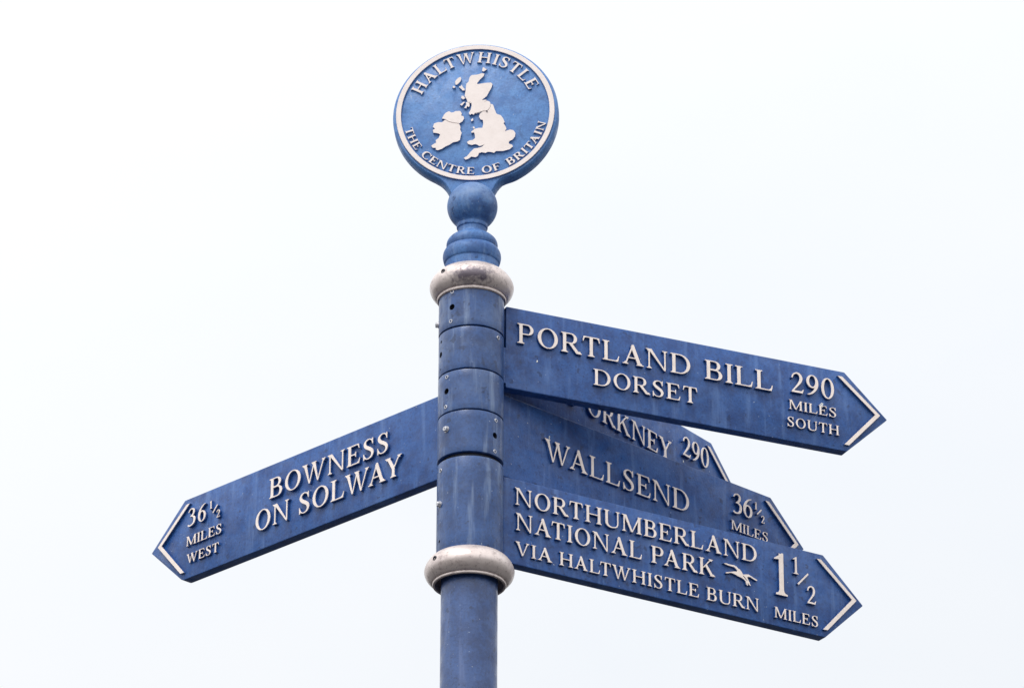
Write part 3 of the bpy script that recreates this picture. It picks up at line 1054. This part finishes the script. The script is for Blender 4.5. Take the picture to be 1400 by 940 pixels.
half = lambda up: (-0.006, -0.058) if up else (-0.067, -0.1235)
PN = 'place_lettering'
fingerboard(R(22.938), 2.8545, 0.1308, 1, half(False), [
    (PN, [('PORTLAND', 0.0695, 0.3505, -0.0553, 0.0320)]),
    (PN, [('BILL', 0.3735, 0.4865, -0.0548, 0.0312)]),
    (PN, [('DORSET', 0.1915, 0.3610, -0.0994, 0.0260)]),
    ('distance_numeral', [('290', 0.5165, 0.5905, -0.0493, 0.0335, 0.145, 0.06)]),
    ('unit_lettering', [('MILES', 0.5125, 0.5925, -0.0783, 0.0155, 0.15, 0.075)]),
    ('bearing_lettering', [('SOUTH', 0.5085, 0.5960, -0.1070, 0.0160, 0.15, 0.075)])],
    'blue arm reading PORTLAND BILL DORSET 290 MILES SOUTH')
fingerboard(R(52.691), 2.8480, 0.1250, 1, half(True), [
    (PN, [('OF', 0.1930, 0.2616, -0.0700, 0.0320)]),
    (PN, [('ORKNEY', 0.2767, 0.4985, -0.0708, 0.0320)]),
    ('distance_numeral', [('290', 0.5290, 0.6010, -0.0475, 0.0330, 0.145, 0.06)]),
    ('unit_lettering', [('MILES', 0.5220, 0.6000, -0.0860, 0.0155, 0.15, 0.075)])],
    'blue arm reading ORKNEY 290, half hidden behind the others')
fingerboard(R(41.657), 2.7211, 0.1291, 1, half(True), [
    (PN, [('WALLSEND', 0.1380, 0.4330, -0.0775, 0.0335, 0.135, 0.055)]),
    ('distance_numeral', [('36', 0.5255, 0.5685, -0.0475, 0.0325, 0.145, 0.06)]),
    ('fraction_numeral', [('1', 0.5720, 0.5785, -0.0293, 0.0120, 0.17, 0.08), ('bar', (0.5775, -0.0365), (0.5870, -0.0265), 0.0020), ('2', 0.5865, 0.5937, -0.0478, 0.0125, 0.17, 0.09)]),
    ('unit_lettering', [('MILES', 0.5215, 0.6002, -0.0768, 0.0155, 0.14, 0.07)])],
    'blue arm reading WALLSEND 36 1/2 MILES')
fingerboard(R(30.324), 2.5852, 0.1324, 1, (-0.006, -0.126), [
    (PN, [('NORTHUMBERLAND', 0.0700, 0.4885, -0.0388, 0.0267, 0.15, 0.062)]),
    (PN, [('NATIONAL', 0.0715, 0.2860, -0.0780, 0.0268, 0.15, 0.062)]),
    (PN, [('PARK', 0.3020, 0.4130, -0.0780, 0.0268, 0.15, 0.062)]),
    (PN, [('VIA', 0.0705, 0.1330, -0.1165, 0.0207, 0.15, 0.068)]),
    (PN, [('HALTWHISTLE', 0.1450, 0.3845, -0.1165, 0.0207, 0.15, 0.068)]),
    (PN, [('BURN', 0.3980, 0.4900, -0.1165, 0.0207, 0.15, 0.068)]),
    ('distance_numeral', [('1', 0.5165, 0.5440, -0.0810, 0.0665, 0.150, 0.05)]),
    ('fraction_numeral', [('1', 0.5515, 0.5632, -0.0412, 0.0270, 0.14, 0.06), ('bar', (0.5608, -0.0570), (0.5796, -0.0366), 0.0026), ('2', 0.5765, 0.5937, -0.0834, 0.0287, 0.14, 0.07)]),
    ('unit_lettering', [('MILES', 0.5175, 0.5960, -0.1187, 0.0172, 0.15, 0.075)])],
    'blue arm reading NORTHUMBERLAND NATIONAL PARK VIA HALTWHISTLE BURN 1 1/2 MILES with bird emblem')
BIRD = [(0.4285, -0.052), (0.4328, -0.0511), (0.4402, -0.0517), (0.4464, -0.0512), (0.4514, -0.0526), (0.4538, -0.0546), (0.4575, -0.056), (0.4605, -0.0593), (0.4626, -0.0628), (0.4679, -0.0613), (0.4723, -0.0604), (0.476, -0.0618), (0.4809, -0.0638), (0.488, -0.0662), (0.487, -0.0678), (0.4833, -0.0672), (0.4759, -0.0643), (0.4716, -0.0645), (0.47, -0.0656), (0.4709, -0.0682), (0.4727, -0.0712), (0.4745, -0.0733), (0.4741, -0.0748), (0.4762, -0.0774), (0.4747, -0.078), (0.4725, -0.0763), (0.471, -0.0749), (0.4701, -0.0751), (0.4712, -0.0785), (0.47, -0.079), (0.4679, -0.0767), (0.4673, -0.0729), (0.464, -0.0703), (0.4591, -0.0686), (0.4535, -0.0675), (0.4486, -0.0658), (0.4449, -0.0649), (0.4399, -0.065), (0.4343, -0.0672), (0.4319, -0.0669), (0.4325, -0.0654), (0.4412, -0.0629), (0.4462, -0.0613), (0.4524, -0.0602), (0.4522, -0.0583), (0.4494, -0.0556), (0.447, -0.0544), (0.4426, -0.0542), (0.4371, -0.0541), (0.4321, -0.0532)]
BHOLE = [(0.4622, -0.0648), (0.4632, -0.0643), (0.4678, -0.0684), (0.4708, -0.0713), (0.4698, -0.0718), (0.4659, -0.0688)]
north = [o for o in post.children if o.name.startswith('fingerboard') and 'NORTHUMBERLAND' in o['label']][0]
bm = bmesh.new()
bx, bz = 0.0042 * math.tan(R(30.324)), 0.0042 * 0.463 / math.cos(R(30.324))
poly_emboss(bm, [[(x - bx, z - bz) for x, z in BIRD]], 0.0042, -TH / 2, [[(x - bx, z - bz) for x, z in BHOLE]])
link('bird_emblem', bm, LS, north)
fingerboard(R(135.121 - 180), 2.7195, 0.1325, -1, half(False), [
    (PN, [('BOWNESS', -0.4165, -0.1605, -0.0552, 0.0320)]),
    (PN, [('ON', -0.4460, -0.3720, -0.1007, 0.0330)]),
    (PN, [('SOLWAY', -0.3520, -0.1325, -0.1007, 0.0330)]),
    ('distance_numeral', [('36', -0.5995, -0.5575, -0.0463, 0.0285, 0.145, 0.06)]),
    ('fraction_numeral', [('1', -0.5510, -0.5440, -0.0316, 0.0130, 0.17, 0.08), ('bar', (-0.5425, -0.0400), (-0.5325, -0.0290), 0.0020), ('2', -0.5340, -0.5259, -0.0505, 0.0126, 0.17, 0.09)]),
    ('unit_lettering', [('MILES', -0.6010, -0.5215, -0.0785, 0.0158, 0.15, 0.075)]),
    ('bearing_lettering', [('WEST', -0.5990, -0.5265, -0.1075, 0.0153, 0.15, 0.075)])],
    'blue arm pointing left reading BOWNESS ON SOLWAY 36 1/2 MILES WEST', 0.006)


# ------------------------------------------------------------------ droppings and moss
M_DROP = simple('chalky_dropping', (0.80, 0.82, 0.80), 0.8, 0.0, 0.25, 300)
M_MOSS = simple('dark_moss', (0.018, 0.022, 0.016), 0.95, 0.0, 0.5, 500)


def board_of(word):
    return [o for o in post.children if o.name.startswith('fingerboard') and word in o['label']][0]


def splash(b, x, z, w_, l_, depth=0.0010):
    n_ = 18
    pts = []
    for i in range(n_):
        a = 2 * math.pi * i / n_
        k = 1 + 0.28 * math.sin(3 * a + x * 90) + random.uniform(-0.15, 0.15)
        zz = math.sin(a) * l_ / 2 * k
        pts.append((x + math.cos(a) * w_ / 2 * k * (1.0 if zz > 0 else 0.75), z + zz))
    bm = bmesh.new()
    poly_emboss(bm, [pts], depth, -TH / 2, lip=0.0004)
    link('bird_dropping', bm, [M_DROP, M_DROP], b)


bp_, bw_, bo_ = board_of('PORTLAND'), board_of('WALLSEND'), board_of('ORKNEY')
splash(bp_, 0.5660, -0.0640, 0.0026, 0.0070, 0.0058)
splash(bp_, 0.1010, -0.0800, 0.0022, 0.0030)
splash(bw_, 0.1465, -0.0415, 0.0012, 0.0060)
splash(bw_, 0.5395, -0.0830, 0.0024, 0.0030)
splash(bo_, 0.5293, -0.0600, 0.0022, 0.0035)
bm = bmesh.new()
for i in range(34):
    u = 0.056 + 0.085 * random.random() ** 1.3
    rr_ = random.uniform(0.0007, 0.0021)
    m4 = Matrix.Translation((u, random.uniform(-TH / 2 + 0.0005, TH / 2 - 0.004), rr_ * 0.1)) @ Matrix.Diagonal((rr_ * random.uniform(0.8, 1.6), rr_, rr_ * random.uniform(0.6, 1.3), 1))
    g_ = bmesh.ops.create_icosphere(bm, subdivisions=2, radius=1.0, matrix=m4)
    for v_ in g_['verts']:
        v_.co += Vector((random.uniform(-1, 1), random.uniform(-1, 1), random.uniform(-1, 1))) * rr_ * 0.22
moss = link('moss', bm, M_MOSS, bw_)
moss['kind'] = 'stuff'
